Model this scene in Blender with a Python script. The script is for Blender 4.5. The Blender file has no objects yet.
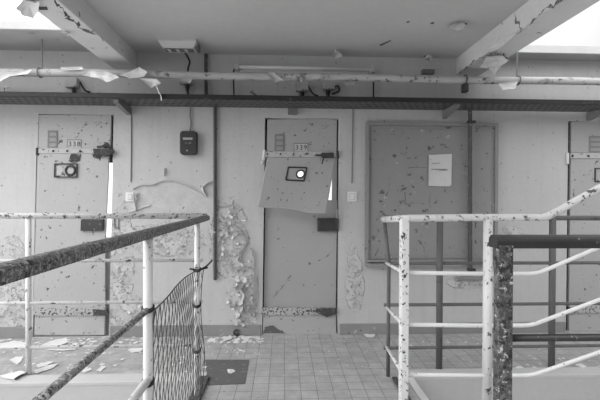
import bpy, bmesh, math, random
from mathutils import Vector, Matrix, Euler, noise
rnd = random.Random(7)
SC = bpy.context.scene
COL = SC.collection
PI = math.pi

# ------------------------------------------------------------------ camera
CAM = Vector((0, -3.7, 1.28))
ROT = Matrix.Rotation(math.radians(-2.43), 3, 'Z') @ Matrix.Rotation(math.radians(90 - 0.45), 3, 'X') @ Matrix.Rotation(math.radians(0.22), 3, 'Z')
cd = bpy.data.cameras.new('camera'); cd.lens = 24; cd.sensor_width = 36; cd.clip_start = 0.02
cam = bpy.data.objects.new('camera', cd); COL.objects.link(cam)
cam.matrix_world = Matrix.Translation(CAM) @ ROT.to_4x4()
SC.camera = cam

def ray(px, py):
    return ROT @ Vector(((px - 300) / 400, (200 - py) / 400, -1))
def at(px, py, Y=0.0):
    d = ray(px, py); return CAM + d * ((Y - CAM.y) / d.y)
def gnd(px, py, z=0.0):
    d = ray(px, py); return CAM + d * ((z - CAM.z) / d.z)
def atx(px, py, X):
    d = ray(px, py); return CAM + d * ((X - CAM.x) / d.x)
def atz(px, py, z):
    return gnd(px, py, z)

# ------------------------------------------------------------------ materials
def gray(v): return (v, v, v, 1)
class NT:
    def __init__(s, m):
        m.use_nodes = True; s.t = m.node_tree; s.n = s.t.nodes; s.n.clear()
        s.out = s.n.new('ShaderNodeOutputMaterial'); s.b = s.n.new('ShaderNodeBsdfPrincipled')
        s.t.links.new(s.b.outputs[0], s.out.inputs[0])
        s.tc = s.n.new('ShaderNodeTexCoord')
        s.co = s.tc.outputs['Object']
    def link(s, a, b): s.t.links.new(a, b)
    def noise(s, scale, detail=6, rough=.6, vec=None, dist=0):
        n = s.n.new('ShaderNodeTexNoise'); n.inputs['Scale'].default_value = scale
        n.inputs['Detail'].default_value = detail; n.inputs['Roughness'].default_value = rough
        n.inputs['Distortion'].default_value = dist
        s.link(vec or s.co, n.inputs['Vector']); return n.outputs['Fac']
    def math(s, op, a, b=None, c=None, clamp=False):
        n = s.n.new('ShaderNodeMath'); n.operation = op; n.use_clamp = clamp
        for i, v in enumerate((a, b, c)):
            if v is None: continue
            if isinstance(v, (int, float)): n.inputs[i].default_value = v
            else: s.link(v, n.inputs[i])
        return n.outputs[0]
    def step(s, v, lo, hi):
        n = s.n.new('ShaderNodeMapRange'); n.inputs['From Min'].default_value = lo; n.inputs['From Max'].default_value = hi
        s.link(v, n.inputs['Value']); return n.outputs[0]
    def mixv(s, fac, a, b):      # grey mix, a and b float or socket
        n = s.n.new('ShaderNodeMix'); n.data_type = 'FLOAT'
        for sock, v in ((n.inputs[0], fac), (n.inputs[2], a), (n.inputs[3], b)):
            if isinstance(v, (int, float)): sock.default_value = v
            else: s.link(v, sock)
        return n.outputs[0]
    def mapping(s, loc=(0,0,0), scale=(1,1,1), rot=(0,0,0)):
        n = s.n.new('ShaderNodeMapping'); n.inputs['Location'].default_value = loc
        n.inputs['Scale'].default_value = scale; n.inputs['Rotation'].default_value = rot
        s.link(s.co, n.inputs['Vector']); return n.outputs[0]
    def color(s, v):
        s.link(v, s.b.inputs['Base Color'])
    def bump(s, h, dist=.004, strength=.6):
        n = s.n.new('ShaderNodeBump'); n.inputs['Distance'].default_value = dist; n.inputs['Strength'].default_value = strength
        s.link(h, n.inputs['Height']); s.link(n.outputs[0], s.b.inputs['Normal'])
    def ellipses(s, els, amp=.6, scale=9):
        """mask >0 inside noise-ragged ellipses (cx, cz, rx, rz) on the XZ plane"""
        nz = s.math('MULTIPLY', s.math('SUBTRACT', s.noise(scale, 6, .65), .5), amp * 2)
        cur = None
        for cx, cz, rx, rz in els:
            a = s.n.new('ShaderNodeVectorMath'); a.operation = 'SUBTRACT'; s.link(s.co, a.inputs[0]); a.inputs[1].default_value = (cx, 0, cz)
            m = s.n.new('ShaderNodeVectorMath'); m.operation = 'MULTIPLY'; s.link(a.outputs[0], m.inputs[0]); m.inputs[1].default_value = (1 / rx, 0, 1 / rz)
            l = s.n.new('ShaderNodeVectorMath'); l.operation = 'LENGTH'; s.link(m.outputs[0], l.inputs[0])
            v = s.math('SUBTRACT', 1.0, l.outputs['Value'])
            cur = v if cur is None else s.math('MAXIMUM', cur, v)
        return s.step(s.math('ADD', cur, nz), -.03, .03)

def mat(name, base, var=.12, vscale=3, chip=None, rough=.7, bump=.003, metal=0, streak=0):
    """grey paint: slow tone variation, optional chips = [(colour, scale, lo threshold, detail)]"""
    m = bpy.data.materials.new(name); N = NT(m)
    v = N.mixv(N.noise(vscale, 5), base * (1 - var), base * (1 + var))
    fine = N.noise(vscale * 14, 4)
    v = N.math('MULTIPLY', v, N.mixv(fine, .93, 1.07))
    h = N.noise(vscale * 9, 6)
    for (c, sc, th, det) in (chip or []):
        th -= .055 if th > .64 else .025
        k = N.step(N.noise(sc, det, .7), th, th + .025)
        v = N.mixv(k, v, c)
        h = N.math('SUBTRACT', h, k)
    if streak:
        st = N.noise(1, 5, .6, N.mapping(scale=(30, 30, 1.2)))
        v = N.math('MULTIPLY', v, N.mixv(N.step(st, .45, .75), 1, 1 - streak))
    N.color(v); N.b.inputs['Roughness'].default_value = rough; N.b.inputs['Metallic'].default_value = metal
    if bump: N.bump(h, bump)
    return m

M = {}
M['ceiling'] = mat('ceiling_paint', .56, .10, 1.2, [(.30, 5, .76, 5)], bump=.002)
M['beam'] = mat('beam_paint', .70, .12, 2, [(.16, 7, .70, 8), (.66, 4.5, .70, 4)], bump=.005)
M['lip'] = mat('concrete_lip', .62, .12, 4)
M['soffit'] = mat('soffit_plaster', .46, .22, 3.5, [(.33, 4, .66, 6)])
M['fascia'] = mat('fascia_plaster', .52, .05, 2, [(.5, 12, .72, 4)], bump=.001)
M['nosing'] = mat('nosing_cement', .55, .1, 6)
M['flake'] = mat('paint_flake', .78, .10, 10, bump=.001)
M['flake_wall'] = mat('wall_flake', .62, .14, 14, bump=.001)
M['door'] = mat('door_paint', .44, .07, 3, [(.13, 24, .70, 3), (.30, 9, .73, 6)], rough=.55)
M['door_light'] = mat('door_paint_pale', .48, .08, 3, [(.10, 22, .695, 3), (.30, 9, .72, 6)], rough=.55)
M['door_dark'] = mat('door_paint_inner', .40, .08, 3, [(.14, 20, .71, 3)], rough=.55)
M['strap'] = mat('strap_paint', .55, .1, 8, [(.12, 30, .66, 4)])
M['kickband'] = mat('worn_strap', .48, .15, 8, [(.05, 42, .56, 4)])
M['rust'] = mat('rusty_iron', .06, .5, 18, [(.26, 40, .66, 3)], rough=.8)
M['gouge'] = mat('broken_plaster', .15, .5, 14, [(.4, 30, .66, 3)], rough=.9)
M['black'] = mat('black_iron', .045, .4, 20, rough=.6)
M['black_soft'] = mat('black_cable', .018, .2, 20, rough=.6, bump=0)
M['plate_gray'] = mat('grey_card_plate', .25, .08, 20, bump=0)
M['plate_light'] = mat('number_plate', .56, .05, 20, bump=0)
M['slot'] = mat('card_slot_grey', .36, .06, 20, bump=0)
M['ink'] = mat('ink', .05, .1, 20, bump=0)
M['ink_number'] = mat('number_ink', .10, .1, 20, bump=0)
M['ink_soft'] = mat('pencil_ink', .22, .1, 20, bump=0)
M['board'] = mat('board_paint', .30, .10, 4, [(.12, 14, .665, 6), (.50, 15, .735, 3)], rough=.6)
M['board_frame'] = mat('board_frame_paint', .285, .12, 6, [(.12, 20, .70, 4)], rough=.6)
M['paper'] = mat('paper', .66, .08, 12, [(.40, 16, .68, 5)], bump=.001)
M['switch'] = mat('switch_plastic', .84, .04, 5, bump=0, rough=.4)
M['bell'] = mat('black_plastic', .04, .15, 8, bump=0, rough=.45)
M['bell_light'] = mat('bell_label', .42, .05, 8, bump=0)
M['tray'] = mat("tray_steel", .10, .35, 12, [(.13, 26, .68, 4)], rough=.6)
M['lipblack'] = mat('tray_lip_black', .022, .3, 14, [(.10, 18, .71, 4)])
M['pipe'] = mat('pipe_paint', .50, .2, 6, [(.32, 9, .60, 7), (.15, 18, .66, 6)], bump=.004)
M['conduit'] = mat('conduit_steel', .085, .3, 14, [(.30, 20, .69, 4)])
M['wire'] = mat('wire_grey', .20, .2, 20, bump=0)
M['lampbody'] = mat('lamp_housing', .6, .04, 6, bump=0, rough=.4)
M['lampdark'] = mat('lamp_louvre', .16, .3, 12, bump=0)
M['tube'] = mat('fluorescent_tube', .85, .03, 6, bump=0, rough=.25)
M['railpaint'] = mat('rail_paint_pale', .76, .10, 8, [(.08, 26, .66, 4)], bump=.002, rough=.55)
M['railwhite'] = mat('rail_paint_white', .82, .10, 8, [(.05, 15, .655, 5), (.06, 42, .655, 3)], bump=.003, rough=.55)
M['railchip'] = mat('rail_paint_worn', .74, .15, 10, [(.11, 32, .585, 6)], bump=.003)
M['railgray'] = mat('rail_paint_grey', .12, .2, 10, [(.07, 24, .66, 5)], rough=.55)
M['handrail'] = mat('handrail_worn', .12, .45, 12, [(.30, 95, .55, 4), (.02, 70, .575, 4)], rough=.4, bump=.003)
M['brace'] = mat('rail_worn_bar', .24, .4, 12, [(.045, 85, .55, 4), (.55, 60, .575, 4)], rough=.6)
M['handblack'] = mat('handrail_black', .028, .3, 8, [(.16, 45, .71, 3)], rough=.42, bump=.002)
M['postblack'] = mat('post_chipped', .07, .4, 9, [(.17, 60, .545, 6), (.60, 50, .615, 4), (.02, 34, .56, 5)], rough=.6, bump=.004)
M['rod'] = mat('rod_white', .82, .06, 6, [(.2, 30, .72, 3)], rough=.5)
M['net'] = mat('net_wire', .075, .3, 20, bump=0)
M['patch'] = mat('mortar_patch', .12, .2, 12, [(.26, 30, .68, 3)])
M['base'] = mat('skirting_paint', .28, .14, 7, [(.18, 14, .68, 5), (.45, 9, .70, 6)])
M['far'] = mat('far_wall_concrete', .16, .1, 2)
M['lower'] = mat('lower_concrete', .45, .1, 2)

# floor tiles
def tile_mat():
    m = bpy.data.materials.new('floor_tiles'); N = NT(m)
    o = gnd(344, 375)
    b = N.n.new('ShaderNodeTexBrick'); b.offset = 0; b.squash = 1
    S = .107
    b.inputs['Scale'].default_value = 1; b.inputs['Brick Width'].default_value = S; b.inputs['Row Height'].default_value = S
    b.inputs['Mortar Size'].default_value = .0028; b.inputs['Mortar Smooth'].default_value = .3; b.inputs['Bias'].default_value = 0
    b.inputs['Color1'].default_value = gray(.40); b.inputs['Color2'].default_value = gray(.46); b.inputs['Mortar'].default_value = gray(.24)
    N.link(N.mapping(loc=(-o.x + 20 * S, 20 * S, 0)), b.inputs['Vector'])
    sx = N.n.new('ShaderNodeSeparateXYZ'); N.link(N.co, sx.inputs[0])
    edge = N.math('ADD', sx.outputs[0], N.math('MULTIPLY', N.noise(4, 4), .3))
    tiled = N.step(edge, -.50, -.42)                      # the left end is bare cement
    cement = N.mixv(N.step(N.noise(9, 8, .7), .35, .65), .36, .52)
    v = N.mixv(tiled, cement, b.outputs['Color'])
    v = N.math('MULTIPLY', v, N.mixv(N.noise(3, 6), .82, 1.16))
    v = N.math('MULTIPLY', v, N.mixv(N.step(N.noise(11, 8, .72), .38, .62), .84, 1.08))
    v = N.mixv(N.step(N.noise(22, 5, .7), .62, .66), v, .24)
    v = N.mixv(N.step(N.noise(31, 3, .6, N.mapping(loc=(5, 3, 1))), .70, .73), v, .62)
    N.color(v); N.b.inputs['Roughness'].default_value = .62
    N.bump(N.math('SUBTRACT', N.noise(40, 4), N.math('MULTIPLY', N.math('MULTIPLY', b.outputs['Fac'], tiled), 1.5)), .002)
    return m
M['floor'] = tile_mat()

def P(px, py, rx, ry):     # ellipse on the wall from its place in metres on the wall
    a = at(px, py); b = at(px + rx, py + ry)
    return (a.x, a.z, abs(b.x - a.x), abs(b.z - a.z))
def wall_mat():
    m = bpy.data.materials.new('wall_paint'); N = NT(m)
    v = N.mixv(N.noise(1.1, 5), .53, .61)
    v = N.math('MULTIPLY', v, N.mixv(N.noise(16, 4), .95, 1.05))
    st = N.noise(1, 5, .6, N.mapping(scale=(14, 14, .8)))
    v = N.math('MULTIPLY', v, N.mixv(N.step(st, .5, .8), 1, .92))
    h = N.noise(24, 5)
    bare = N.ellipses([P(172, 205, 40, 20), P(160, 243, 50, 20), P(228, 245, 20, 40), P(15, 300, 16, 30), P(354, 280, 9, 28)], .30, 8)
    flaky = N.ellipses([P(228, 238, 20, 38), P(245, 295, 13, 36), P(165, 240, 42, 17), P(122, 262, 12, 62), P(355, 285, 9, 28), P(352, 255, 5, 14), P(13, 302, 15, 30),
                        P(470, 281, 24, 8), P(130, 312, 30, 16), P(12, 255, 13, 20), P(510, 232, 14, 6), P(222, 222, 8, 26)], .42, 8)
    bare = N.math('MAXIMUM', bare, flaky)
    tone = N.mixv(N.step(N.noise(13, 8, .7), .40, .62), .50, .62)
    v = N.mixv(N.math('MULTIPLY', bare, .8), v, tone)
    c1 = N.noise(7.5, 5, .62); film = N.step(c1, .50, .508)
    edge = N.math('COMPARE', c1, .497, .0075)
    c2 = N.noise(15, 4, .6, N.mapping(loc=(3, 1, 7))); edge2 = N.math('COMPARE', c2, .56, .009)
    lines = N.math('MULTIPLY', N.math('MAXIMUM', edge, edge2), flaky)
    v = N.mixv(N.math('MULTIPLY', film, N.math('MULTIPLY', flaky, .55)), v, .66)
    v = N.mixv(N.math('MULTIPLY', lines, .5), v, .22)  # dirt lines at flake edges, also painted in for the weak relief shade
    v = N.mixv(N.step(N.noise(26, 2, .5), .70, .715), v, .26)
    v = N.mixv(N.math('MULTIPLY', N.step(N.noise(34, 3, .6), .63, .65), flaky), v, .22)
    h = N.math('ADD', h, N.math('MULTIPLY', flaky, N.math('MULTIPLY', film, 3)))
    N.color(v); N.b.inputs['Roughness'].default_value = .75; N.bump(h, .006, .8)
    return m
M['wall'] = wall_mat()

# ------------------------------------------------------------------ mesh helpers
def obj(name, bm, material, parent=None, origin=None, smooth=False, **props):
    """link a bmesh (world coordinates) as one object; parts sit under their thing's origin"""
    if parent is None:
        o0 = Vector(origin) if origin is not None else None
        if o0 is None:
            cs = [v.co for v in bm.verts]
            o0 = Vector(((min(c.x for c in cs) + max(c.x for c in cs)) / 2, (min(c.y for c in cs) + max(c.y for c in cs)) / 2, min(c.z for c in cs)))
    else:
        o0 = WORLD_ORIGIN[parent.name]
    bmesh.ops.translate(bm, verts=bm.verts, vec=-o0)
    bmesh.ops.recalc_face_normals(bm, faces=bm.faces)
    me = bpy.data.meshes.new(name); bm.to_mesh(me); bm.free()
    if smooth:
        for p in me.polygons: p.use_smooth = True
    me.materials.append(M[material] if isinstance(material, str) else material)
    o = bpy.data.objects.new(name, me); COL.objects.link(o)
    if parent is None: o.location = o0
    else: o.parent = parent
    WORLD_ORIGIN[o.name] = o0
    for k, v in props.items(): o[k] = v
    return o
WORLD_ORIGIN = {}
def thing(name, loc, label, category, group=None, kind=None):
    o = bpy.data.objects.new(name, None); COL.objects.link(o); o.location = loc; o.empty_display_size = .05
    WORLD_ORIGIN[o.name] = Vector(loc)
    o['label'] = label; o['category'] = category
    if group: o['group'] = group
    if kind: o['kind'] = kind
    return o
def BM(): return bmesh.new()
def box(bm, a, b, bevel=0):
    lo = Vector([min(a[i], b[i]) for i in range(3)]); hi = Vector([max(a[i], b[i]) for i in range(3)])
    vs = [bm.verts.new((x, y, z)) for z in (lo.z, hi.z) for y in (lo.y, hi.y) for x in (lo.x, hi.x)]
    fs = [(0,2,3,1), (4,5,7,6), (0,1,5,4), (2,6,7,3), (0,4,6,2), (1,3,7,5)]
    faces = [bm.faces.new([vs[i] for i in f]) for f in fs]
    if bevel:
        es = list({e for f in faces for e in f.edges})
        bmesh.ops.bevel(bm, geom=es, offset=bevel, segments=2, affect='EDGES', profile=.5)
    return bm
def prism(bm, pts, depth, bevel=0):
    """polygon pts (world, any plane) thickened by vector depth"""
    depth = Vector(depth)
    a = [bm.verts.new(p) for p in pts]; b = [bm.verts.new(Vector(p) + depth) for p in pts]
    n = len(pts); faces = [bm.faces.new(a), bm.faces.new(b[::-1])]
    for i in range(n): faces.append(bm.faces.new((a[i], b[i], b[(i+1) % n], a[(i+1) % n])))
    if bevel:
        es = list({e for f in faces for e in f.edges}); bmesh.ops.bevel(bm, geom=es, offset=bevel, segments=2, affect='EDGES', profile=.5)
    return bm
def tube(bm, pts, r, n=12, caps=True, jitter=0):
    pts = [Vector(p) for p in pts]; rings = []; u = None
    for i, p in enumerate(pts):
        d = (pts[min(i+1, len(pts)-1)] - pts[max(i-1, 0)]).normalized()
        if u is None:
            u = d.orthogonal().normalized()
        u = (u - d * u.dot(d)).normalized(); w = d.cross(u)
        rr = r[i] if isinstance(r, (list, tuple)) else r
        if jitter: rr *= 1 + rnd.uniform(-jitter, jitter)
        rings.append([bm.verts.new(p + (u * math.cos(2*PI*k/n) + w * math.sin(2*PI*k/n)) * rr) for k in range(n)])
    for a, b in zip(rings, rings[1:]):
        for k in range(n): bm.faces.new((a[k], a[(k+1) % n], b[(k+1) % n], b[k]))
    if caps: bm.faces.new(rings[0][::-1]); bm.faces.new(rings[-1])
    return bm
def smooth_path(pts, k=6):
    """Catmull-Rom through pts"""
    P_ = [Vector(p) for p in pts]; out = []
    for i in range(len(P_) - 1):
        a = P_[max(i-1, 0)]; b = P_[i]; c = P_[i+1]; d = P_[min(i+2, len(P_)-1)]
        for j in range(k):
            t = j / k
            out.append(.5 * ((2*b) + (c - a)*t + (2*a - 5*b + 4*c - d)*t*t + (-a + 3*b - 3*c + d)*t**3))
    return out + [P_[-1]]
def bent(a, b, c, r, k=5):
    """a-b-c with the corner at b rounded"""
    a, b, c = Vector(a), Vector(b), Vector(c)
    p = b + (a-b).normalized()*r; q = b + (c-b).normalized()*r
    return [a] + [(1-t)**2*p + 2*t*(1-t)*b + t*t*q for t in [i/k for i in range(k+1)]] + [c]
def flap(bm, pts, normal, bulge=.02, curl=0, n=7, seed=0, rag=.16):
    """ragged sheet spanning polygon pts, buckled along normal, 1.5 mm thick"""
    normal = Vector(normal).normalized(); pts = [Vector(p) for p in pts]
    c = sum(pts, Vector()) / len(pts)
    # dense outline with ragged noise
    out = []
    for i, p in enumerate(pts):
        q = pts[(i+1) % len(pts)]
        for j in range(4):
            s = p.lerp(q, j/4); L = (q-p).length
            s = s + (s - c) * noise.noise(s*40 + Vector((seed, 0, 0))) * rag
            out.append(s)
    rings = []
    for k in range(1, n+1):
        t = k/n; ring = []
        for s in out:
            w = c.lerp(s, t)
            h = bulge * (noise.noise(w*14 + Vector((0, seed*3.1, 0))) * .8 + (t*t) * .55) + curl * t*t
            ring.append(w + normal * h)
        rings.append(ring)
    for off in (0, .0018):
        cc = bm.verts.new(c + normal*off); R = [[bm.verts.new(w + normal*off) for w in ring] for ring in rings]
        m = len(out)
        for i in range(m): bm.faces.new((cc, R[0][i], R[0][(i+1) % m]))
        for a, b in zip(R, R[1:]):
            for i in range(m): bm.faces.new((a[i], b[i], b[(i+1) % m], a[(i+1) % m]))
    return bm
def ribbon(bm, line, down, out, w, o, seed=0, k=5):
    """lip of lifted paint along a polyline: hangs in direction down, curls towards out"""
    down, out = Vector(down), Vector(out); rows = []
    pts = smooth_path(line, 5)
    for i, p in enumerate(pts):
        g = .55 + .9 * abs(noise.noise(p*17 + Vector((seed, 1, 2)))) + .25*rnd.random()
        tip = .25 if i in (0, len(pts)-1) else 1
        p = p + down * (noise.noise(p*30 + Vector((seed, 0, 0))) * w * .8)
        rows.append([p + down*(w*g*tip*math.sin(j/k*1.5)) + out*(o*g*tip*(1-math.cos(j/k*2.0)) + .001) for j in range(k+1)])
    R = [[bm.verts.new(v) for v in r] for r in rows]
    for a, b in zip(R, R[1:]):
        for j in range(k): bm.faces.new((a[j], a[j+1], b[j+1], b[j]))
    return bm
def curl(bm, p, nrm, size, seed):
    """one small curled chip standing off a surface"""
    nrm = Vector(nrm).normalized(); t = nrm.orthogonal().normalized()
    t = Matrix.Rotation(rnd.uniform(0, 2*PI), 3, nrm) @ t; b = nrm.cross(t)
    L = size; W = size * rnd.uniform(.2, .6); R = size * rnd.uniform(.32, .8); rows = []
    for i in range(5):
        a = i/4 * L / R; w = W * (1 - .35*abs(i/4 - .4)) * rnd.uniform(.75, 1.1); sk = rnd.uniform(-.15, .15)*W
        rows.append([bm.verts.new(p + t*(R*math.sin(a)) + nrm*(R*(1-math.cos(a)) + .001) + b*(w*(j/2 - .5) + sk)) for j in range(3)])
    for x, y in zip(rows, rows[1:]):
        for j in range(2): bm.faces.new((x[j], x[j+1], y[j+1], y[j]))
FRONT = Vector((0, -1, 0)); DOWN = Vector((0, 0, -1)); UP = Vector((0, 0, 1))
def text_bm(s, size, origin, thick=.0012):
    cu = bpy.data.curves.new('t', 'FONT'); cu.body = s; cu.size = size; cu.extrude = thick; cu.align_x = 'CENTER'; cu.align_y = 'CENTER'; cu.space_character = 1.25
    o = bpy.data.objects.new('t', cu); COL.objects.link(o); dg = bpy.context.evaluated_depsgraph_get()
    me = bpy.data.meshes.new_from_object(o.evaluated_get(dg)); bpy.data.objects.remove(o); bpy.data.curves.remove(cu)
    bm = BM(); bm.from_mesh(me); bpy.data.meshes.remove(me)
    bmesh.ops.transform(bm, verts=bm.verts, matrix=Matrix.Translation(origin) @ Matrix.Rotation(PI/2, 4, 'X'))
    return bm
def rect(bm, x0, y0, x1, y1, Y, t, bevel=0):
    """plate covering a pixel rectangle on the plane y = Y, t thick towards the viewer"""
    a = at(x0, y0, Y); b = at(x1, y1, Y)
    return box(bm, (a.x, Y, a.z), (b.x, Y - t, b.z), bevel)
def framebox(bm, x0, y0, x1, y1, Y, t, w):
    a = at(x0, y0, Y); b = at(x1, y1, Y)
    for p, q in (((a.x, a.z), (b.x, a.z - w)), ((a.x, b.z + w), (b.x, b.z)), ((a.x, a.z - w), (a.x + w, b.z + w)), ((b.x - w, a.z - w), (b.x, b.z + w))):
        box(bm, (p[0], Y, p[1]), (q[0], Y - t, q[1]))
    return bm
ST = dict(kind='structure')

# ------------------------------------------------------------------ the shell
ZC = at(210, 54).z                    # ceiling of the middle bay
XL0, XL1 = at(113, 69).x, at(137, 69).x
XR0, XR1 = at(447, 72).x, at(513, 72).x
ZBL = at(125, 69).z - .0
XR0 = atz(527, 46, ZBL).x - .23; XR1 = atz(527, 46, ZBL).x
YE = -.90                             # edge of the gallery slab
YR = -.77                             # line of the gallery rails
# door openings in the wall (pixels at the wall face)
OPEN = []; FOOT = []
for (x0, y0, x1), (f0, f1, yb) in (((38.6, 114, 113.6), (32.6, 109, 337)), ((265, 117.6, 339.4), (262, 338, 334.5)), ((568.3, 121, 652), (565.8, 650, 332))):
    a = at(x0, y0); b = at(x1, y0); OPEN.append((a.x, b.x, 0.02, a.z))
    FOOT.append((at(f0, yb).x, at(f1, yb).x))
def wall():
    bm = BM(); z0 = .004; dep = (0, .22, 0)
    V = lambda x, z: Vector((x, 0, z))
    box(bm, (-5.2, 0, -.3), (6.2, .22, z0))
    prev = None
    for o, f in list(zip(OPEN, FOOT)) + [None and 0 or ((6.2, 6.2, 0, ZC), (6.2, 6.2))]:
        if prev is None: left = [V(-5.2, ZC), V(-5.2, z0)]
        else:
            po, pf = prev; left = [V(po[1], ZC), V(po[1], po[3]), V(pf[1], z0)]
        right = [V(f[0], z0), V(o[0], o[3]), V(o[0], ZC)] if o[3] != ZC else [V(o[0], z0), V(o[0], ZC)]
        prism(bm, left + right, dep)
        if o[3] != ZC: prism(bm, [V(o[0], ZC), V(o[0], o[3]), V(o[1], o[3]), V(o[1], ZC)], dep)
        prev = (o, f)
    return obj('wall_back', bm, 'wall', origin=(0, 0, 0), kind='structure', label='long pale peeling plaster wall with the cell doors in it', category='wall')
W = wall()
# lifted paint on the wall
bm = BM()
def scatter(cx, cy, rx, ry, n, s0, s1):
    for _ in range(int(n*1.7)):
        a = rnd.uniform(0, 2*PI); r = math.sqrt(rnd.random())
        p = at(cx + rx*r*math.cos(a), cy + ry*r*math.sin(a)); curl(bm, p, FRONT + Vector((0, 0, rnd.uniform(-.1, .3))), rnd.uniform(s0, s1)*1.15, 0)
for c in ((228, 238, 20, 32, 40, .02, .065), (243, 290, 14, 32, 46, .02, .075), (220, 232, 9, 20, 14, .03, .06), (165, 238, 34, 16, 26, .02, .05), (246, 312, 12, 14, 20, .02, .06),
          (125, 250, 8, 50, 24, .015, .05), (355, 290, 7, 26, 18, .015, .045), (14, 305, 13, 24, 20, .02, .05), (468, 285, 18, 7, 10, .02, .04), (135, 312, 14, 14, 10, .02, .05), (10, 255, 9, 16, 8, .015, .04)):
    scatter(*c)
ribbon(bm, [at(133, 190), at(141, 186), at(152, 186), at(165, 181), at(180, 184), at(194, 190), at(205, 197)], UP * .6, FRONT, .014, .016, 1)
ribbon(bm, [at(205, 197), at(202, 188), at(207, 183), at(213, 181)], Vector((1, 0, .2)), FRONT, .02, .022, 2)
ribbon(bm, [at(138, 212), at(138, 200), at(139, 193)], Vector((-1, 0, 0)), FRONT, .016, .018, 3)
ribbon(bm, [at(254, 318), at(256, 300), at(257, 280), at(256, 255), at(252, 248)], Vector((-1, 0, .2)), FRONT, .028, .03, 4)
ribbon(bm, [at(240, 262), at(243, 250), at(248, 240), at(243, 228), at(236, 224)], Vector((-.8, 0, -.5)), FRONT, .03, .03, 5)
ribbon(bm, [at(238, 285), at(242, 300), at(240, 312)], Vector((.9, 0, .2)), FRONT, .03, .03, 6)
ribbon(bm, [at(165, 176), at(167, 172), at(166, 168)], Vector((-.8, 0, -.3)), FRONT, .022, .02, 7)
ribbon(bm, [at(214, 208), at(222, 207), at(231, 206), at(233, 200)], Vector((.1, 0, .6)), FRONT, .012, .014, 8)
ribbon(bm, [at(151, 204), at(140, 208), at(128, 212)], DOWN, FRONT, .012, .012, 9)
obj('peeling_paint', bm, 'flake_wall', W, kind='stuff')

def slab(name, a, b, m, **kw):
    return obj(name, box(BM(), a, b), m, origin=(0, 0, 0) if m in ('floor',) else None, **kw)
bl = gnd(209, 376); br = gnd(407, 380)
XBL, XBR = bl.x, gnd(407, 378).x
FL = BM()
box(FL, (-5.2, YE, -.30), (6.2, 0, 0)); box(FL, (XBL, -5.2, -.22), (XBR, YE, 0)); box(FL, (XBR, -5.2, -.22), (2.1, -1.33, 0))
bmesh.ops.remove_doubles(FL, verts=FL.verts, dist=1e-5)
floor = obj('floor', FL, 'floor', origin=(0, 0, 0), kind='structure', label='tiled gallery floor with the footbridge and stair landing joining it', category='floor')
# the dark mortar patch, five-cornered
obj('mortar_patch', prism(BM(), [gnd(205, 360, .001), gnd(249, 360, .001), gnd(245, 384, .001), gnd(208, 385.5, .001)], (0, 0, .003)), 'patch', floor)
# cement nosing along the open edges and the plaster face under it
obj('nosing', box(BM(), (-5.2, YE - .012, -.02), (XBL - .02, YE + .115, .006), .004), 'nosing', floor)
obj('nosing', box(BM(), (XBR - .03, YE - .012, -.02), (6.2, YE + .115, .006), .004), 'nosing', floor)
obj('edge_face', box(BM(), (-5.2, YE - .008, -.32), (XBL - .004, YE, -.02)), 'fascia', floor)
obj('edge_face', box(BM(), (XBR + .004, YE - .008, -.32), (6.2, YE, -.02)), 'fascia', floor)
obj('curb', box(BM(), (XBL - .06, -5.2, -.22), (XBL + .012, YE + .03, .022), .004), 'rust', floor)
obj('curb', box(BM(), (XBR - .11, -1.35, 0), (XBR - .075, YE - .02, .016), .003), 'rust', floor)
obj('nosing', box(BM(), (XBR - .005, -1.35, -.2), (XBR + .045, YE - .012, .004), .004), 'lip', floor)
obj('floor_lower', box(BM(), (-9, -8, -3.3), (10, 1, -3.2)), 'lower', kind='structure', label='grey concrete floor of the storey below the gallery', category='floor')

bm = BM()
for k in range(9): box(bm, (2.08 + .30*k, -2.33, .165*k - .02), (2.08 + .30*(k + 1) + .02, -1.38, .165*(k + 1)))
obj('stair_steps', bm, 'nosing', kind='structure', label='concrete stair steps climbing to the right past the landing', category='stairs')
ceiling = obj('ceiling', box(BM(), (XL0 + .1, -3.0, ZC), (XR1 - .1, .22, ZC + .16)), 'ceiling', kind='structure', label='grey painted concrete ceiling between the two beams', category='ceiling')
beamL = obj('ceiling_beam', box(BM(), (XL0, -5.5, ZBL), (XL1, 0, ZC + .14), .006), 'beam', kind='structure', label='left concrete ceiling beam with flaking paint, above door 338', category='beam')
beamR = obj('ceiling_beam', box(BM(), (XR0, -5.5, ZBL), (XR1, 0, ZC + .14), .006), 'beam', kind='structure', label='right concrete ceiling beam with large hanging paint peels', category='beam')
yl = atz(20, 30, ZC).y; yr = atz(570, 54, ZC).y
obj('ceiling_strip', box(BM(), (-5.2, yl, ZC), (XL0 + .02, .22, ZC + .055), .004), 'soffit', kind='structure', label='narrow cracked ceiling strip beneath the left skylight opening', category='ceiling')
obj('ceiling_strip', box(BM(), (XR1 - .02, yr, ZC), (6.2, .22, ZC + .05), .004), 'soffit', kind='structure', label='narrow ceiling strip beneath the right skylight opening', category='ceiling')
obj('trim_1', box(BM(), (-5.2, yl - .02, ZC - .001), (XL0 - .004, yl, ZC + .065), .004), 'lip', kind='structure', label='pale concrete lip along the edge of the left skylight', category='trim')
obj('trim_2', box(BM(), (XR1 + .004, yr - .02, ZC - .001), (6.2, yr, ZC + .07), .004), 'lip', kind='structure', label='pale concrete lip along the edge of the right skylight', category='trim')
# skirting, broken by the doors
zb = at(200, 325).z
bm = BM(); last = -5.2
for o in OPEN:
    f = FOOT[OPEN.index(o)]; box(bm, (last, -.016, 0), (f[0] - .012, .002, zb), .004); last = f[1] + .012
box(bm, (last, -.016, 0), (6.2, .002, zb), .004)
obj('baseboard_back', bm, 'base', kind='structure', label='worn grey painted skirting strip at the foot of the wall', category='baseboard')

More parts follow.
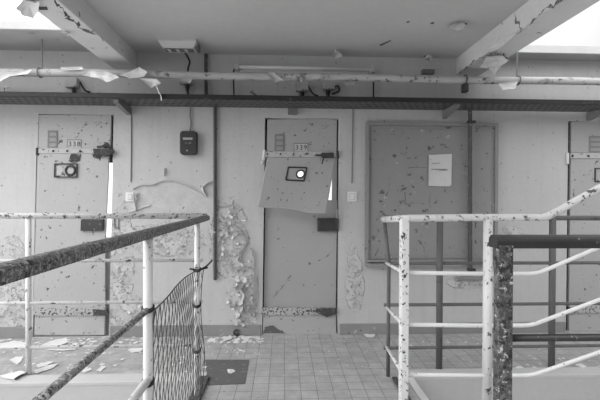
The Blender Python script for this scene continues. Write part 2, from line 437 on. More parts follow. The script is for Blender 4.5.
# paint peels on the beams and ceiling
def on_beam_side(px, py): return atx(px, py, XR0)
bm = BM()
obj('paint_peel', flap(BM(), [atx(488, 51, XR0), atx(498, 43, XR0), atx(508, 37, XR0), atx(523, 32, XR0), atx(519, 38, XR0), atx(509, 46, XR0), atx(498, 52, XR0)], (-1, 0, 0), .02, .03, seed=1, rag=.06), 'beam', beamR)
obj('paint_peel', flap(BM(), [atz(480, 62, ZBL), atz(486, 52, ZBL), atz(503, 50, ZBL), atz(508, 56, ZBL), atz(497, 66, ZBL)], DOWN, .02, .03, seed=3), 'flake', beamR)
def hang(pts, Y, seed, nrm=FRONT, bulge=.02, cur=.02): return flap(BM(), [at(x, y, Y) for x, y in pts], nrm, bulge, cur, seed=seed)
obj('paint_peel', hang([(479, 62), (490, 54), (506, 52), (503, 60), (497, 67), (493, 76), (488, 70)], -.32, 4), 'flake', beamR)
def crack(bm, pts, n, w, seed=0):
    pts = smooth_path(pts, 7); n = Vector(n).normalized(); rows = []
    for i, p in enumerate(pts):
        d = (pts[min(i+1, len(pts)-1)] - pts[max(i-1, 0)]).normalized(); sd_ = n.cross(d)
        k = max(.08, noise.noise(p*23 + Vector((seed, 0, 0)))*1.1 + .35) * (.2 if i in (0, len(pts)-1) else 1)
        c = p + sd_ * noise.noise(p*31 + Vector((0, seed, 5))) * w * 1.6 + n*.001
        rows.append((bm.verts.new(c - sd_*w*k), bm.verts.new(c + sd_*w*k)))
    for a, b in zip(rows, rows[1:]): bm.faces.new((a[0], a[1], b[1], b[0]))
# dark broken edges on the beams, plus painted shadow gaps along the right peel
def gouge(bm, pts, n, depth):
    prism(bm, pts, Vector(n) * depth)
bm = BM()
for k, (w_, pl) in enumerate(((.016, [(453, 73), (453.5, 62), (456, 52)]), (.016, [(459, 73), (468, 66), (481, 58), (497, 51)]), (.014, [(497, 41), (510, 36), (524, 31)]), (.022, [(516, 2), (516, 16), (519, 24), (521, 31)]), (.013, [(525, 31), (532, 22), (541, 14)]),
                     (.020, [(541, 13), (552, 6), (564, 0)]), (.008, [(501, 20), (503, 25)]), (.008, [(472, 44), (474, 36)]), (.006, [(487, 24), (491, 30)]))):
    crack(bm, [atx(x, y, XR0) for x, y in pl], (-1, 0, 0), w_, k)
for k, pl in enumerate(([(533, 24), (540, 22)], [(503, 52), (506, 60), (503, 63)], [(536, 33), (541, 34)])): crack(bm, [atz(x, y, ZBL) for x, y in pl], (0, 0, -1), .014, k)
obj('broken_edge', bm, 'gouge', beamR)
bm = BM()
for k, (w_, pl) in enumerate(((.02, [(54, 0), (60, 7), (66, 14)]), (.022, [(64, 15), (72, 20), (80, 26)]), (.012, [(78, 12), (80, 17)]), (.012, [(137, 44), (141, 51), (146, 59)]), (.012, [(145, 59), (139, 60), (137, 67)]), (.010, [(90, 30), (94, 32)]), (.008, [(101, 36), (103, 42)]))):
    crack(bm, [atx(x, y, XL1) for x, y in pl], (1, 0, 0), w_, k)
crack(bm, [atz(56, 12, ZBL), atz(64, 14, ZBL), atz(72, 21, ZBL), atz(82, 28, ZBL), atz(94, 35, ZBL)], (0, 0, -1), .02, 9)
obj('broken_edge', bm, 'gouge', beamL)
obj('broken_edge', prism(BM(), [atz(38, 7, ZBL - .002), atz(47, 7, ZBL - .002), atz(48, 10, ZBL - .002), atz(39, 10, ZBL - .002)], (0, 0, .004)), 'rust', beamL)
obj('paint_peel', flap(BM(), [atz(17, 4, ZBL), atz(24, -4, ZBL), atz(40, -4, ZBL), atz(39, 5, ZBL), atz(33, 14, ZBL), atz(22, 10, ZBL)], DOWN, .03, .01, seed=9), 'flake', beamL)
obj('paint_peel', flap(BM(), [atz(61, 29, ZBL), atz(70, 31, ZBL), atz(67, 34, ZBL)], DOWN, .02, .01, seed=10), 'flake', beamL)
for k, pl in enumerate(([(331, 53), (336, 47), (343, 52), (334, 54)], [(448, 24), (455, 20), (466, 19), (464, 24), (455, 25)], [(424, 55), (428, 54), (433, 54), (430, 57)])):
    obj('paint_peel', flap(BM(), [atz(x, y, ZC) for x, y in pl], DOWN, .02, .025, seed=20 + k), 'ceiling' if k else 'flake', ceiling)
bm = BM()
for pl in ([(455, 25), (461, 25), (467, 23), (467, 24.5), (461, 27), (458, 29)], [(379, 45), (391, 40), (391, 41), (381, 46)], [(424, 56), (430, 55), (429, 57), (425, 57)], [(406, 22), (409, 21), (410, 22), (407, 23)], [(430, 23), (434, 22), (434, 24), (431, 24)]):
    prism(bm, [atz(x, y, ZC - .001) for x, y in pl], (0, 0, .004))
obj('broken_edge', bm, 'rust', ceiling)

# ------------------------------------------------------------------ cell doors
def door(n, number, label, xl, xr, yt, yb, shear, pale, cut=None):
    """xl, xr: leaf edges at the top; shear: how far the foot hangs to the left (pixels); n: index of the opening"""
    Y = .034
    t = thing('door_%d' % (n+1), ((OPEN[n][0] + OPEN[n][1])/2, Y, 0.02), label, 'door', kind='structure')
    sx = lambda x, y: x + shear * (y - yt) / (yb - yt)
    px = lambda x, y, Y_: at(sx(x, y), y, Y_)
    LM = 'door_light' if pale else 'door'
    def plate(name, x0, y0, x1, y1, Y_, th, m, par=t, bevel=.003):
        return obj(name, prism(BM(), [px(x0, y0, Y_), px(x1, y0, Y_), px(x1, y1, Y_), px(x0, y1, Y_)], (0, -th, 0), bevel), m, par)
    return t, px, plate, LM, Y
def dressing(px, t, x_off, y_off, number, Yf, plate, textY=None):
    """card plate with three slots, number plate and number; offsets from door 339"""
    X = lambda x: x + x_off; Yp = lambda y: y + y_off
    c = plate('card_plate', X(275), Yp(134), X(285), Yp(151), Yf, .004, 'plate_gray', t, 0)
    for k in range(3):
        plate('card_slot', X(276.8), Yp(136 + k*5.4), X(283.2), Yp(139.4 + k*5.4), Yf - .004, .002, 'slot', c, 0)
    if number:
        p = plate('number_plate', X(294.5), Yp(143), X(308.5), Yp(151.2), Yf, .003, 'plate_light', t, 0)
        bm = BM()
        for a, b, c_, d in ((294.5, 143, 308.5, 143.7), (308, 143, 308.6, 151), (294.3, 143, 294.8, 151)):
            prism(bm, [px(X(a), Yp(b), Yf - .003), px(X(c_), Yp(b), Yf - .003), px(X(c_), Yp(d), Yf - .003), px(X(a), Yp(d), Yf - .003)], (0, -.0015, 0))
        obj('plate_edge', bm, 'ink_soft', p)
        obj('number', text_bm(number, .062, px(X(301.6), Yp(147.7), Yf - .004)), 'ink_number', p)
    bm = BM()
    for a, b, c_, d in ((323, 129, 329, 126), (322, 126.5, 324, 125), (325, 126, 327.5, 124.8)):
        tube(bm, [px(X(a), Yp(b), Yf), px(X(c_), Yp(d), Yf)], .002, 5)
    obj('scribble', bm, 'ink_soft', t)
def hatch(px, t, x0, y0, x1, y1, hx, hy, hr, Yf, m='black', white=True):
    """spy-hole frame"""
    bm = BM(); w = .9
    q = lambda x, y, d=0: px(x, y, Yf - d)
    for a, b, c, d in ((x0, y0, x1, y0 + w), (x0, y1 - w, x1, y1), (x0, y0, x0 + w, y1), (x1 - w, y0, x1, y1)):
        prism(bm, [q(a, b), q(c, b), q(c, d), q(a, d)], (0, -.010, 0))
    return obj('spy_hole_frame', bm, m, t)

# --- door 339: torn sheet bent outwards
t, px, plate, LM, Y = door(1, '339', 'middle cell door, number 339, its torn metal sheet bent outwards', 267, 338, 119, 334, -3, False)
plate('upper_panel', 267.5, 120, 336.5, 152, Y, .03, 'door')
plate('lower_panel', 266.5, 200, 338, 307, Y + .03, .03, 'door_dark')
plate('kick_panel', 266, 314, 338.5, 333.5, Y, .035, 'door')
kb = plate('foot_strap', 264.5, 307, 338.5, 314, Y, .045, 'kickband')
bm = BM()
prism(bm, [px(319, 308, Y-.05), px(339, 308, Y-.05), px(340, 313, Y-.05), px(330, 317, Y-.05), px(318, 312, Y-.05)], (0, -.012, 0), .003); obj('foot_hinge', bm, 'rust', kb)
obj('rust_stain', flap(BM(), [px(266, 333, Y - .037), px(268, 327, Y - .037), px(276, 325, Y - .037), px(282, 330, Y - .037), px(288, 333, Y - .037)], FRONT, .001, 0, seed=31), 'patch', t)
plate('stile', 332.5, 152, 337.5, 204, Y + .03, .02, 'door_dark')
plate('stile', 266, 152, 271, 206, Y + .03, .02, 'door_dark')
st = plate('cross_strap', 263.5, 151.5, 337, 157, Y - .03, .012, 'strap')
bm = BM()
for x in (268, 281, 294, 307): tube(bm, [px(x, 154, Y - .04), px(x, 154, Y - .05)], .009, 8)
obj('bolt_head', bm, 'rust', st)
bm = BM()
tube(bm, [px(316, 155.2, Y - .055), px(322, 155.2, Y - .055)], .008, 8); prism(bm, [px(322, 153, Y-.042), px(334, 152.8, Y-.042), px(334, 158, Y-.042), px(322, 158, Y-.042)], (0, -.03, 0), .004)
tube(bm, [px(338, 151, Y - .05), px(338.5, 158, Y - .05)], .012, 8); tube(bm, [px(324.5, 157, Y - .075), px(322.5, 164, Y - .08)], .006, 6)
obj('bolt', bm, 'black', t)
bm = BM(); tube(bm, [px(265, 150, Y - .035), px(264, 160, Y - .035)], .014, 8); tube(bm, [px(263, 161, -.01), px(262, 164, -.01)], .008, 6)
obj('hinge', bm, 'railpaint', t)
# bent sheet: grid mesh, leaves the door plane towards the foot, with a round hole
def bent_sheet():
    bm = BM(); NX, NZ = 46, 40
    def pos(u, v):
        yl_ = 157 + (206 - 157)*v; yr_ = 157 + (214 - 157)*v
        xl_ = 267.5 + (257.5 - 267.5)*v**1.0; xr_ = 335.5 + (326 - 335.5)*v
        x = xl_ + (xr_ - xl_)*u; y = yl_ + (yr_ - yl_)*u + .8*math.sin(u*9 + 1)*v**6
        Yo = Y - .03 - .22*v**1.6 * (1 - .25*u) - .012*math.sin(u*5 + v*3)*v
        return at(x, y, Yo)
    # the hole
    hu, hv, ru = .53, .32, .043
    G = [[None]*(NX+1) for _ in range(NZ+1)]
    for j in range(NZ+1):
        for i in range(NX+1):
            u, v = i/NX, j/NZ
            du, dv = (u - hu)/ru, (v - hv)/(ru*1.28); r = math.hypot(du, dv)
            if r < 1.6 and r > 1e-6:
                k = max(1.0, r) if r >= 1 else 1.0
                if r < 1.3: u, v = hu + du/r*ru, hv + dv/r*ru*1.28
            G[j][i] = (u, v, r)
    V = [[bm.verts.new(pos(G[j][i][0], G[j][i][1])) for i in range(NX+1)] for j in range(NZ+1)]
    for j in range(NZ):
        for i in range(NX):
            rs = [G[j][i][2], G[j][i+1][2], G[j+1][i][2], G[j+1][i+1][2]]
            if max(rs) < 1.3: continue
            bm.faces.new((V[j][i], V[j+1][i], V[j+1][i+1], V[j][i+1]))
    bmesh.ops.remove_doubles(bm, verts=bm.verts, dist=1e-6)
    for v in [v for v in bm.verts if not v.link_faces]: bm.verts.remove(v)
    return bm, pos, (hu, hv, ru)
sbm, spos, (hu, hv, ru) = bent_sheet()
sheet = obj('bent_sheet', sbm, 'door', t, smooth=True)
md = sheet.modifiers.new('s', 'SOLIDIFY'); md.thickness = .006; md.offset = 0
# frame round the spy hole, on the sheet
def sp(u, v, d=.006): return spos(u, v) + FRONT * d
bm = BM(); u0, u1, v0, v1 = .335, .605, .20, .445
for a, b in (((u0, v0), (u1, v0)), ((u1, v0), (u1 - .005, v1)), ((u1, v1), (u0, v1)), ((u0, v1), (u0, v0))):
    tube(bm, [sp(*a), sp(*b)], .0075, 6)
tube(bm, [sp(hu + ru*1.35*math.cos(a), hv + ru*1.7*math.sin(a)) for a in [2*PI*k/16 for k in range(17)]], .0065, 6)
obj('spy_hole_frame', bm, 'black', sheet)
lb = plate('lock_box', 318.5, 218, 339.5, 231, Y - .0, .05, 'rust', t, .006)
obj('lock_cover', rect(BM(), 319.5, 220, 334.5, 229.5, Y - .05, .006, .003), 'black', lb)
bm = BM(); crack(bm, [px(293, 275, Y), px(289, 281, Y), px(284, 288, Y), px(279, 294, Y), px(275, 299, Y)], (0, -1, 0), .006, 3); crack(bm, [px(334, 252, Y), px(328, 257, Y), px(320, 261, Y)], (0, -1, 0), .006, 4)
obj('scratch', bm, 'gouge', t)
dressing(px, t, 0, 0, '339', Y - .03, plate)
obj('strike_plate', framebox(BM(), 336.5, 210, 341.5, 230, -.001, .006, .008), 'wall', t)

# --- door 338: ajar, leaning
t, px, plate, LM, Y = door(0, '338', 'left cell door, number 338, ajar with a rusted bolt', 40, 112, 116, 336, -6, True)
plate('upper_panel', 40, 115.5, 112.5, 149.5, Y, .03, 'door_light')
obj('lower_panel', prism(BM(), [px(x, y, Y - .004) for x, y in ((39, 149), (111, 149), (111, 170), (110.4, 200), (109.8, 235), (110.5, 270), (112, 308), (40, 308))], (0, -.03, 0), .003), 'door_light', t)
plate('kick_panel', 42.5, 314, 112, 333.8, Y - .002, .035, 'door_light')
kb = plate('foot_strap', 41.5, 307.5, 113, 314.5, Y - .004, .045, 'kickband')
obj('foot_hinge', prism(BM(), [px(98, 309, Y-.05), px(113, 310, Y-.05), px(114, 315, Y-.05), px(100, 315, Y-.05)], (0, -.014, 0), .003), 'rust', kb)
st = plate('cross_strap', 38, 148.5, 110, 153.5, Y - .03, .012, 'strap')
bm = BM()
for x in (54, 68, 81, 95): tube(bm, [px(x, 151, Y - .04), px(x, 151, Y - .05)], .009, 8)
tube(bm, [px(38.5, 148, Y - .035), px(38.5, 155, Y - .035)], .014, 8)
obj('bolt_head', bm, 'rust', st)
bm = BM()
prism(bm, [px(95, 149, Y-.042), px(114, 149.5, Y-.042), px(115, 153, Y-.042), px(108, 157, Y-.042), px(96, 154, Y-.042)], (0, -.03, 0), .004); tube(bm, [px(98, 147, Y-.06), px(106, 146, Y-.06)], .009, 8); tube(bm, [px(108, 151, Y-.07), px(115, 151, Y-.07)], .013, 8)
obj('bolt', bm, 'rust', t)
bm = BM()
for k, pl in enumerate(([(72, 154), (82, 154), (81, 161), (74, 163), (70, 161)], [(93, 154), (104, 154), (101, 159), (95, 158)], [(102, 146), (108, 142), (112, 147), (110, 150)])):
    flap(bm, [px(x, y, Y - .037) for x, y in pl], FRONT, .0015, 0, n=3, seed=40 + k)
obj('rust_stain', bm, 'rust', t)
sh = plate('spy_hole_plate', 57, 164, 78.5, 177, Y - .034, .004, 'kickband', t, 0)
obj('spy_hole_ring', tube(BM(), [px(72 + 4.6*math.cos(a), 170.5 + 4.6*math.sin(a), Y - .04) for a in [2*PI*k/16 for k in range(17)]], .012, 6), 'rust', sh)
hatch(px, sh, 56, 163.5, 79, 177.5, 0, 0, 0, Y - .038, 'black')
obj('spy_hole_lens', prism(BM(), [px(72 + 3.4*math.cos(a), 170.5 + 3.4*math.sin(a), Y - .039) for a in [2*PI*k/14 for k in range(14)]], (0, -.003, 0)), 'strap', sh)
obj('spy_hole_label', prism(BM(), [px(58.5, 165.5, Y - .039), px(62, 166, Y - .039), px(65, 170, Y - .039), px(62, 175, Y - .039), px(58.5, 175.5, Y - .039)], (0, -.002, 0)), 'strap', sh)
lb = plate('lock_box', 85.5, 219, 108, 230.5, Y - .02, .04, 'rust', t, .006)
obj('strike_plate', framebox(BM(), 114, 217, 119, 228, -.001, .008, .008), 'base', t)
dressing(px, t, -226.5, -3.5, '338', Y - .03, plate)
# the leaf of 338 stops short of its frame, so daylight from the cell shows at its edge
# --- right door
t, px, plate, LM, Y = door(2, '340', 'right cell door cut off by the edge of the photo', 569.5, 650, 122, 331, -2.5, False)
plate('upper_panel', 569.2, 122, 650, 153, Y, .03, 'door')
plate('lower_panel', 569.2, 157, 650, 306, Y, .03, 'door')
plate('kick_panel', 569.2, 312, 650, 330.5, Y, .035, 'door')
plate('foot_strap', 570, 305, 650, 312, Y, .045, 'kickband')
st = plate('cross_strap', 570, 153, 650, 158.5, Y - .03, .012, 'strap')
bm = BM()
for x in (573, 589): tube(bm, [px(x, 156, Y - .04), px(x, 156, Y - .05)], .011, 8)
obj('bolt_head', bm, 'rust', st)
bm = BM(); tube(bm, [px(568, 153, -.012), px(568, 164, -.012)], .013, 10); obj('hinge', bm, 'railpaint', t)
c = plate('card_plate', 589, 136, 600, 153, Y - .03, .004, 'plate_gray', t, 0)
for k in range(3): plate('card_slot', 591, 138 + k*5, 600.5, 141 + k*5, Y - .034, .002, 'slot', c, 0)
hatch(px, t, 595, 168, 616, 182, 0, 0, 0, Y - .03)

# frame bars behind the leaves, coloured dark so the gaps read as shade
def jamb(t, bars):
    bm = BM()
    for x0, y0, x1, y1 in bars: rect(bm, x0, y0, x1, y1, .12, .045)
    obj('door_frame', bm, 'rust', t)
T_ = {o.name: o for o in bpy.data.objects if o.name.startswith('door_')}
jamb(T_['door_2'], [(258, 112, 272, 338), (333, 112, 345, 338), (258, 112, 345, 125), (258, 325, 345, 338)])
jamb(T_['door_1'], [(30, 108, 48, 340), (100, 108, 120, 163), (30, 108, 120, 122), (30, 325, 120, 340)])
obj('door_frame', rect(BM(), 103, 237, 120, 340, .12, .07), 'door_dark', T_['door_1'])
jamb(T_['door_3'], [(560, 115, 580, 336), (562, 115, 660, 130), (562, 322, 660, 336)])

# ------------------------------------------------------------------ services on the wall
def single(name, bm, m, label, cat, group=None, smooth=False):
    o = obj(name, bm, m, smooth=smooth); o['label'] = label; o['category'] = cat
    if group: o['group'] = group
    return o
# painted pipe
YP = -.27
pc = at(300, 77, YP); pz = pc.z; PRAD = .032
t = thing('heating_pipe', (0, YP, pz), 'thick horizontal pipe under the ceiling with flaking pale paint', 'pipe')
obj('pipe_body', tube(BM(), [Vector((x*.1, YP, pz + .004*math.sin(x*.31))) for x in range(-52, 63)], PRAD, 14, jitter=.02), 'pipe', t, smooth=True)
for x in (42, 517):
    obj('hanger_rod', tube(BM(), [Vector((at(x, 70, YP).x, YP, pz)), Vector((at(x, 70, YP).x, YP, ZC))], .007, 6), 'wire', t)
for x, w in ((40, .03), (465, .035), (518, .02)):
    xx = at(x, 75, YP).x; bm = BM()
    tube(bm, [Vector((xx, YP + math.cos(a)*.042, pz + math.sin(a)*.039)) for a in [2*PI*k/16 for k in range(17)]], .005, 6)
    if x == 465: box(bm, (xx - .022, YP - .03, pz - .11), (xx + .022, YP + .03, pz - .038), .005)
    obj('pipe_clamp', bm, 'black' if x == 465 else 'wire', t)
YF = YP - PRAD - .004
for k, pl in enumerate(([(0, 72), (12, 73), (34, 70), (30, 75), (12, 77), (2, 82), (0, 80)], [(62, 68), (82, 67.5), (84, 70), (72, 70.5), (63, 70)], [(84, 76), (100, 79), (108, 83), (120, 78), (112, 73), (90, 72)],
                        [(120, 76), (136, 70), (140, 68), (148, 73), (146, 77), (130, 79)], [(140, 79), (158, 80), (162, 84), (152, 88)], [(180, 80), (194, 79), (190, 84), (184, 83)],
                        [(267, 74), (273, 73), (285, 82), (274, 83)], [(296, 74), (301, 76), (302, 84), (297, 82)], [(344, 84), (357, 83), (354, 87), (346, 87)], [(497, 84), (516, 82), (514, 89), (501, 91)])):
    obj('paint_peel', flap(BM(), [at(x, y, YF) for x, y in pl], FRONT, .018, .010, seed=50 + k), 'flake' if k in (0, 1, 2, 3, 4, 9) else 'pipe', t)
obj('paint_peel', ribbon(BM(), [at(155, 84, YF), at(158, 92, YF - .01), at(162, 101, YF - .02)], Vector((1, 0, 0)), FRONT, .016, .02, 3), 'flake', t)

# perforated cable tray
ZT = at(300, 108.3, -.03).z
YT0, YT1 = -.03, atz(300, 100.6, ZT).y
t = thing('cable_tray', (0, (YT0 + YT1)/2, ZT), 'long dark perforated steel cable tray across the wall above the doors', 'cable tray')
bm = BM(); XA, XZ = -5.1, 6.1
rows_ = [0, .13, .20, .36, .43, .60, .67, .84, .91, 1]              # strips and slot rows across the perforated bottom
for i in range(0, 10, 2): box(bm, (XA, YT0 + (YT1 - YT0)*rows_[i], ZT), (XZ, YT0 + (YT1 - YT0)*rows_[i+1], ZT + .002))
for i in range(1, 9, 2):
    x = XA + (.03 if i % 4 == 1 else 0)
    while x < XZ:
        box(bm, (x, YT0 + (YT1 - YT0)*rows_[i], ZT), (x + .028, YT0 + (YT1 - YT0)*rows_[i+1], ZT + .002)); x += .062
box(bm, (XA, YT0 - .003, ZT), (XZ, YT0, ZT + .040))
obj('tray_body', bm, 'tray', t)
bm = BM(); box(bm, (XA, YT1, ZT), (XZ, YT1 + .003, ZT + .040)); box(bm, (XA, YT1, ZT + .038), (XZ, YT1 + .015, ZT + .040)); obj('tray_lip', bm, 'lipblack', t)
bm = BM()
for k in range(9):
    z = ZT + .016 + (k % 2)*.004; y = YT1 + .03 + k*.024
    tube(bm, smooth_path([Vector((xx*.35, y + .008*math.sin(xx*1.1 + k*2), z)) for xx in range(-14, 18)], 3), .0125, 6)
obj('cable_bundle', bm, 'black_soft', t, smooth=True)
for x, y in ((129, 112), (444, 117), (588, 126)):
    a = at(x, y, 0); bm = BM()
    prism(bm, [Vector((a.x - .02, -.003, ZT - .001)), Vector((a.x - .02, -.003, ZT - .075)), Vector((a.x - .02, YT1 + .03, ZT - .028)), Vector((a.x - .02, YT1 + .03, ZT - .001))], (.04, 0, 0))
    obj('tray_bracket', bm, 'wire', t)
a = at(292.5, 115, 0)
obj('tray_bracket', box(BM(), (a.x - .042, -.045, a.z), (a.x + .042, -.003, ZT - .001), .003), 'wire', t)

# fluorescent batten behind the pipe
a = at(237, 68, -.05); b = at(372, 71, -.05)
t = thing('fluorescent_lamp', ((a.x + b.x)/2, -.05, at(300, 72, -.05).z), 'long fluorescent batten lamp on the wall above the middle door', 'lamp')
zf = at(300, 69, -.05).z
obj('lamp_base', box(BM(), (a.x + .02, -.045, zf - .035), (b.x - .02, -.002, zf + .02), .006), 'lampbody', t)
obj('lamp_tube', tube(BM(), [Vector((a.x, -.062, zf + .004)), Vector((b.x, -.062, zf + .004))], .017, 12), 'tube', t, smooth=True)
for xx in (a.x, b.x): obj('lamp_holder', box(BM(), (xx - .018, -.085, zf - .025), (xx + .018, -.003, zf + .026), .004), 'lampbody', t)

# emergency lamp on the ceiling
yc = atz(177, 40, ZC).y
a = atz(158, 39, ZC); b = atz(196, 39, ZC)
y0 = min(a.y, b.y); cx = (a.x + b.x)/2; hw = (b.x - a.x)/2
zb0 = at(177, 51, y0 + .05).z
t = thing('ceiling_lamp', (cx, y0 + .12, ZC), 'pale tapered emergency lamp fixed under the ceiling left of centre', 'lamp')
bm = BM(); D = .20
p0 = [Vector((cx - hw, y0, ZC)), Vector((cx + hw, y0, ZC)), Vector((cx + hw, y0 + D, ZC)), Vector((cx - hw, y0 + D, ZC))]
p1 = [Vector((cx - hw*.80, y0 + .04, ZC - .06)), Vector((cx + hw*.80, y0 + .04, ZC - .06)), Vector((cx + hw*.80, y0 + D - .04, ZC - .06)), Vector((cx - hw*.80, y0 + D - .04, ZC - .06))]
A = [bm.verts.new(v - Vector((0, 0, .018))) for v in p0]; B = [bm.verts.new(v) for v in p1]
A0 = [bm.verts.new(v) for v in p0]
for i in range(4):
    bm.faces.new((A[i], A[(i+1)%4], B[(i+1)%4], B[i])); bm.faces.new((A0[i], A0[(i+1)%4], A[(i+1)%4], A[i]))
bm.faces.new(B); bm.faces.new(A0[::-1])
obj('lamp_housing', bm, 'lampbody', t)
bm = BM(); box(bm, (cx - hw*.74, y0 + .055, ZC - .066), (cx + hw*.74, y0 + .13, ZC - .058)); obj('lamp_grille', bm, 'lampdark', t)
for k in range(3): obj('lamp_slat', box(BM(), (cx - hw*.6 + k*hw*.45, y0 + .06, ZC - .070), (cx - hw*.45 + k*hw*.45, y0 + .125, ZC - .065)), 'lampbody', t)
obj('lamp_bracket', box(BM(), (cx + hw*.86, y0 + .06, ZC - .055), (cx + hw*1.02, y0 + .17, ZC - .0), .004), 'lampdark', t)
obj('lamp_lead', tube(BM(), smooth_path([Vector((cx + .03, y0 + .16, ZC - .06)), Vector((cx + .06, y0 + .2, ZC - .12)), at(188, 70, -.02), at(188, 94, -.02)]), .009, 7), 'black_soft', t)

# wires and conduits
single('conduit', tube(BM(), bent(at(206, 54, -.018), at(206, 99, -.018), at(215, 99, -.018), .02) + bent(at(206.5, 99, -.018), at(215, 99, -.018), at(215, 280, -.018), .02)[1:], .015, 10), 'conduit', 'dark vertical conduit running down the wall between doors 338 and 339', 'conduit')
t = thing('conduit', at(469, 284, -.085), 'dark vertical conduit running down in front of the grey board', 'conduit')
obj('conduit_pipe', tube(BM(), [at(470, 107.5, -.085), at(470.3, 271, -.085)], .018, 10), 'conduit', t)
for y in (121, 268): obj('conduit_clip', rect(BM(), 466.5, y, 474, y + 2.5, -.07, .04, .003), 'black', t)
single('wall_shelf', rect(BM(), 456, 276.5, 485, 279.5, -.002, .03, .004), 'base', 'broken grey shelf stub on the wall under the board', 'shelf')
single('cable', tube(BM(), smooth_path([at(191, 104, -.012), at(190, 115, -.012), at(191, 122, -.012), at(190, 131, -.012)]), .006, 6), 'wire', 'short cable running from the tray down to the black wall bell', 'cable')
single('cable', tube(BM(), smooth_path([at(131, 108, -.006), at(131.3, 140, -.006), at(130.8, 182, -.006)]), .0045, 6), 'wire', 'thin cable on the wall hanging from the tray near the left door', 'cable')
single('cable', tube(BM(), smooth_path([at(353, 108, -.006), at(352.4, 150, -.006), at(352, 183, -.006)]), .0045, 6), 'wire', 'thin wall cable ending above the switch between middle door and board', 'cable')
single('cable', tube(BM(), smooth_path([at(236, 68, -.03), at(234, 70, -.03), at(233.5, 76, -.03), at(234, 96, -.03)]), .007, 6), 'black_soft', 'black lead from the left end of the fluorescent lamp to the tray', 'cable')
single('cable', tube(BM(), smooth_path([at(371, 68, -.03), at(373, 71, -.03), at(373.5, 78, -.03), at(373.5, 100, -.03)]), .007, 6), 'black_soft', 'black lead from the right end of the fluorescent lamp to the tray', 'cable')
# junction boxes under the pipe
for x0, y0, x1, y1, lab in ((68, 79, 80, 89, 'junction box under the flaking pipe above door 338'), (181, 80, 194, 85.5, 'junction box under the pipe below the ceiling lamp'),
                        (296, 83, 308, 92.5, 'left one of two junction boxes above door 339'), (322, 83, 334, 91, 'right one of two junction boxes above door 339')):
    b = at((x0+x1)/2, y1, -.05)
    t = thing('junction_box', (b.x, -.03, b.z), lab, 'junction box', 'junction boxes under the pipe')
    obj('box_body', rect(BM(), x0, y0, x1, y1, -.002, .06, .005), 'pipe', t)
    xm = (x0+x1)/2
    obj('cable_gland', tube(BM(), [at(xm, y1 - .5, -.03), at(xm, y1 + 2, -.03), at(xm, y1 + 6, -.03)], [.02, .02, .011], 8), 'black_soft', t)
    if x0 != 181: obj('box_lead', tube(BM(), smooth_path([at(x1, y1 - 4, -.03), at(x1 + 4, y1 - 5, -.03), at(x1 + 5, y1, -.03), at(xm + 4, y1 + 3, -.03)] if x0 == 322 else [at(x1, y1 - 7, -.03), at(x1 + 2, y1 - 3, -.03), at(x1 + 6, y1 + 2, -.03), at(x1 + 10, y1 + 3, -.03)]), .008, 6), 'black_soft', t)
a = at(427, 73, -.03)
single('wall_fitting', rect(BM(), 421, 70.5, 433, 75, -.002, .05, .006), 'lampdark', 'small grey wall fitting behind the pipe near the right beam', 'fitting')
single('wall_hook', tube(BM(), smooth_path([at(251, 92, -.015), at(254, 94, -.05), at(260, 99, -.06)]), .010, 7), 'wire', 'bent grey hook above the tray left of the junction boxes', 'hook')
single('wall_hook', tube(BM(), smooth_path([at(7, 95, -.03), at(3.5, 91, -.04), at(5, 87, -.05), at(8, 88, -.05)]), .010, 7), 'railpaint', 'bent pale hook above the tray at the left edge', 'hook')

# black bell / intercom
a = at(188.5, 155, 0)
t = thing('wall_bell', (a.x, 0, a.z), 'black rounded wall bell box hanging under the tray', 'bell')
bm = BM(); p = at(180, 131, -.04); q = at(197, 155, -.04)
cs = []; R = .03
for cxx, czz, a0 in ((q.x - R, p.z - R, 0), (p.x + R, p.z - R, 90), (p.x + R, q.z + R, 180), (q.x - R, q.z + R, 270)):
    for k in range(5):
        an = math.radians(a0 + k*22.5); cs.append(Vector((cxx + R*math.cos(an), -.001, czz + R*math.sin(an))))
prism(bm, cs, (0, -.055, 0), .008)
obj('bell_case', bm, 'bell', t)
obj('bell_label', rect(BM(), 183, 137.5, 192.5, 139.8, -.056, .002), 'bell_light', t)
bm = BM()
for x, y in ((186, 143), (189, 143.3), (190.5, 142.8)): rect(bm, x - .7, y - .7, x + .7, y + .7, -.056, .002)
obj('bell_button', bm, 'wire', t)
obj('bell_screw', tube(BM(), [at(187, 150.5, -.055), at(187, 150.5, -.060)], .008, 8), 'bell_light', t)

# light switches
for x0, y0, x1, y1, lab in ((126, 192.5, 134, 201.5, 'pale square light switch on the wall right of door 338'), (347.5, 191.5, 356.5, 201.5, 'pale square light switch on the wall right of door 339')):
    b = at((x0+x1)/2, y1); t = thing('light_switch', (b.x, 0, b.z), lab, 'switch', 'light switches beside the cell doors')
    obj('switch_plate', rect(BM(), x0, y0, x1, y1, -.001, .012, .003), 'switch', t)
    obj('switch_rocker', rect(BM(), x0 + 2.4, y0 + 2.2, x1 - 2, y1 - 2.2, -.013, .006, .002), 'switch', t)
    obj('switch_edge', framebox(BM(), x0 + 2, y0 + 1.8, x1 - 1.6, y1 - 1.8, -.0125, .002, .002), 'slot', t)

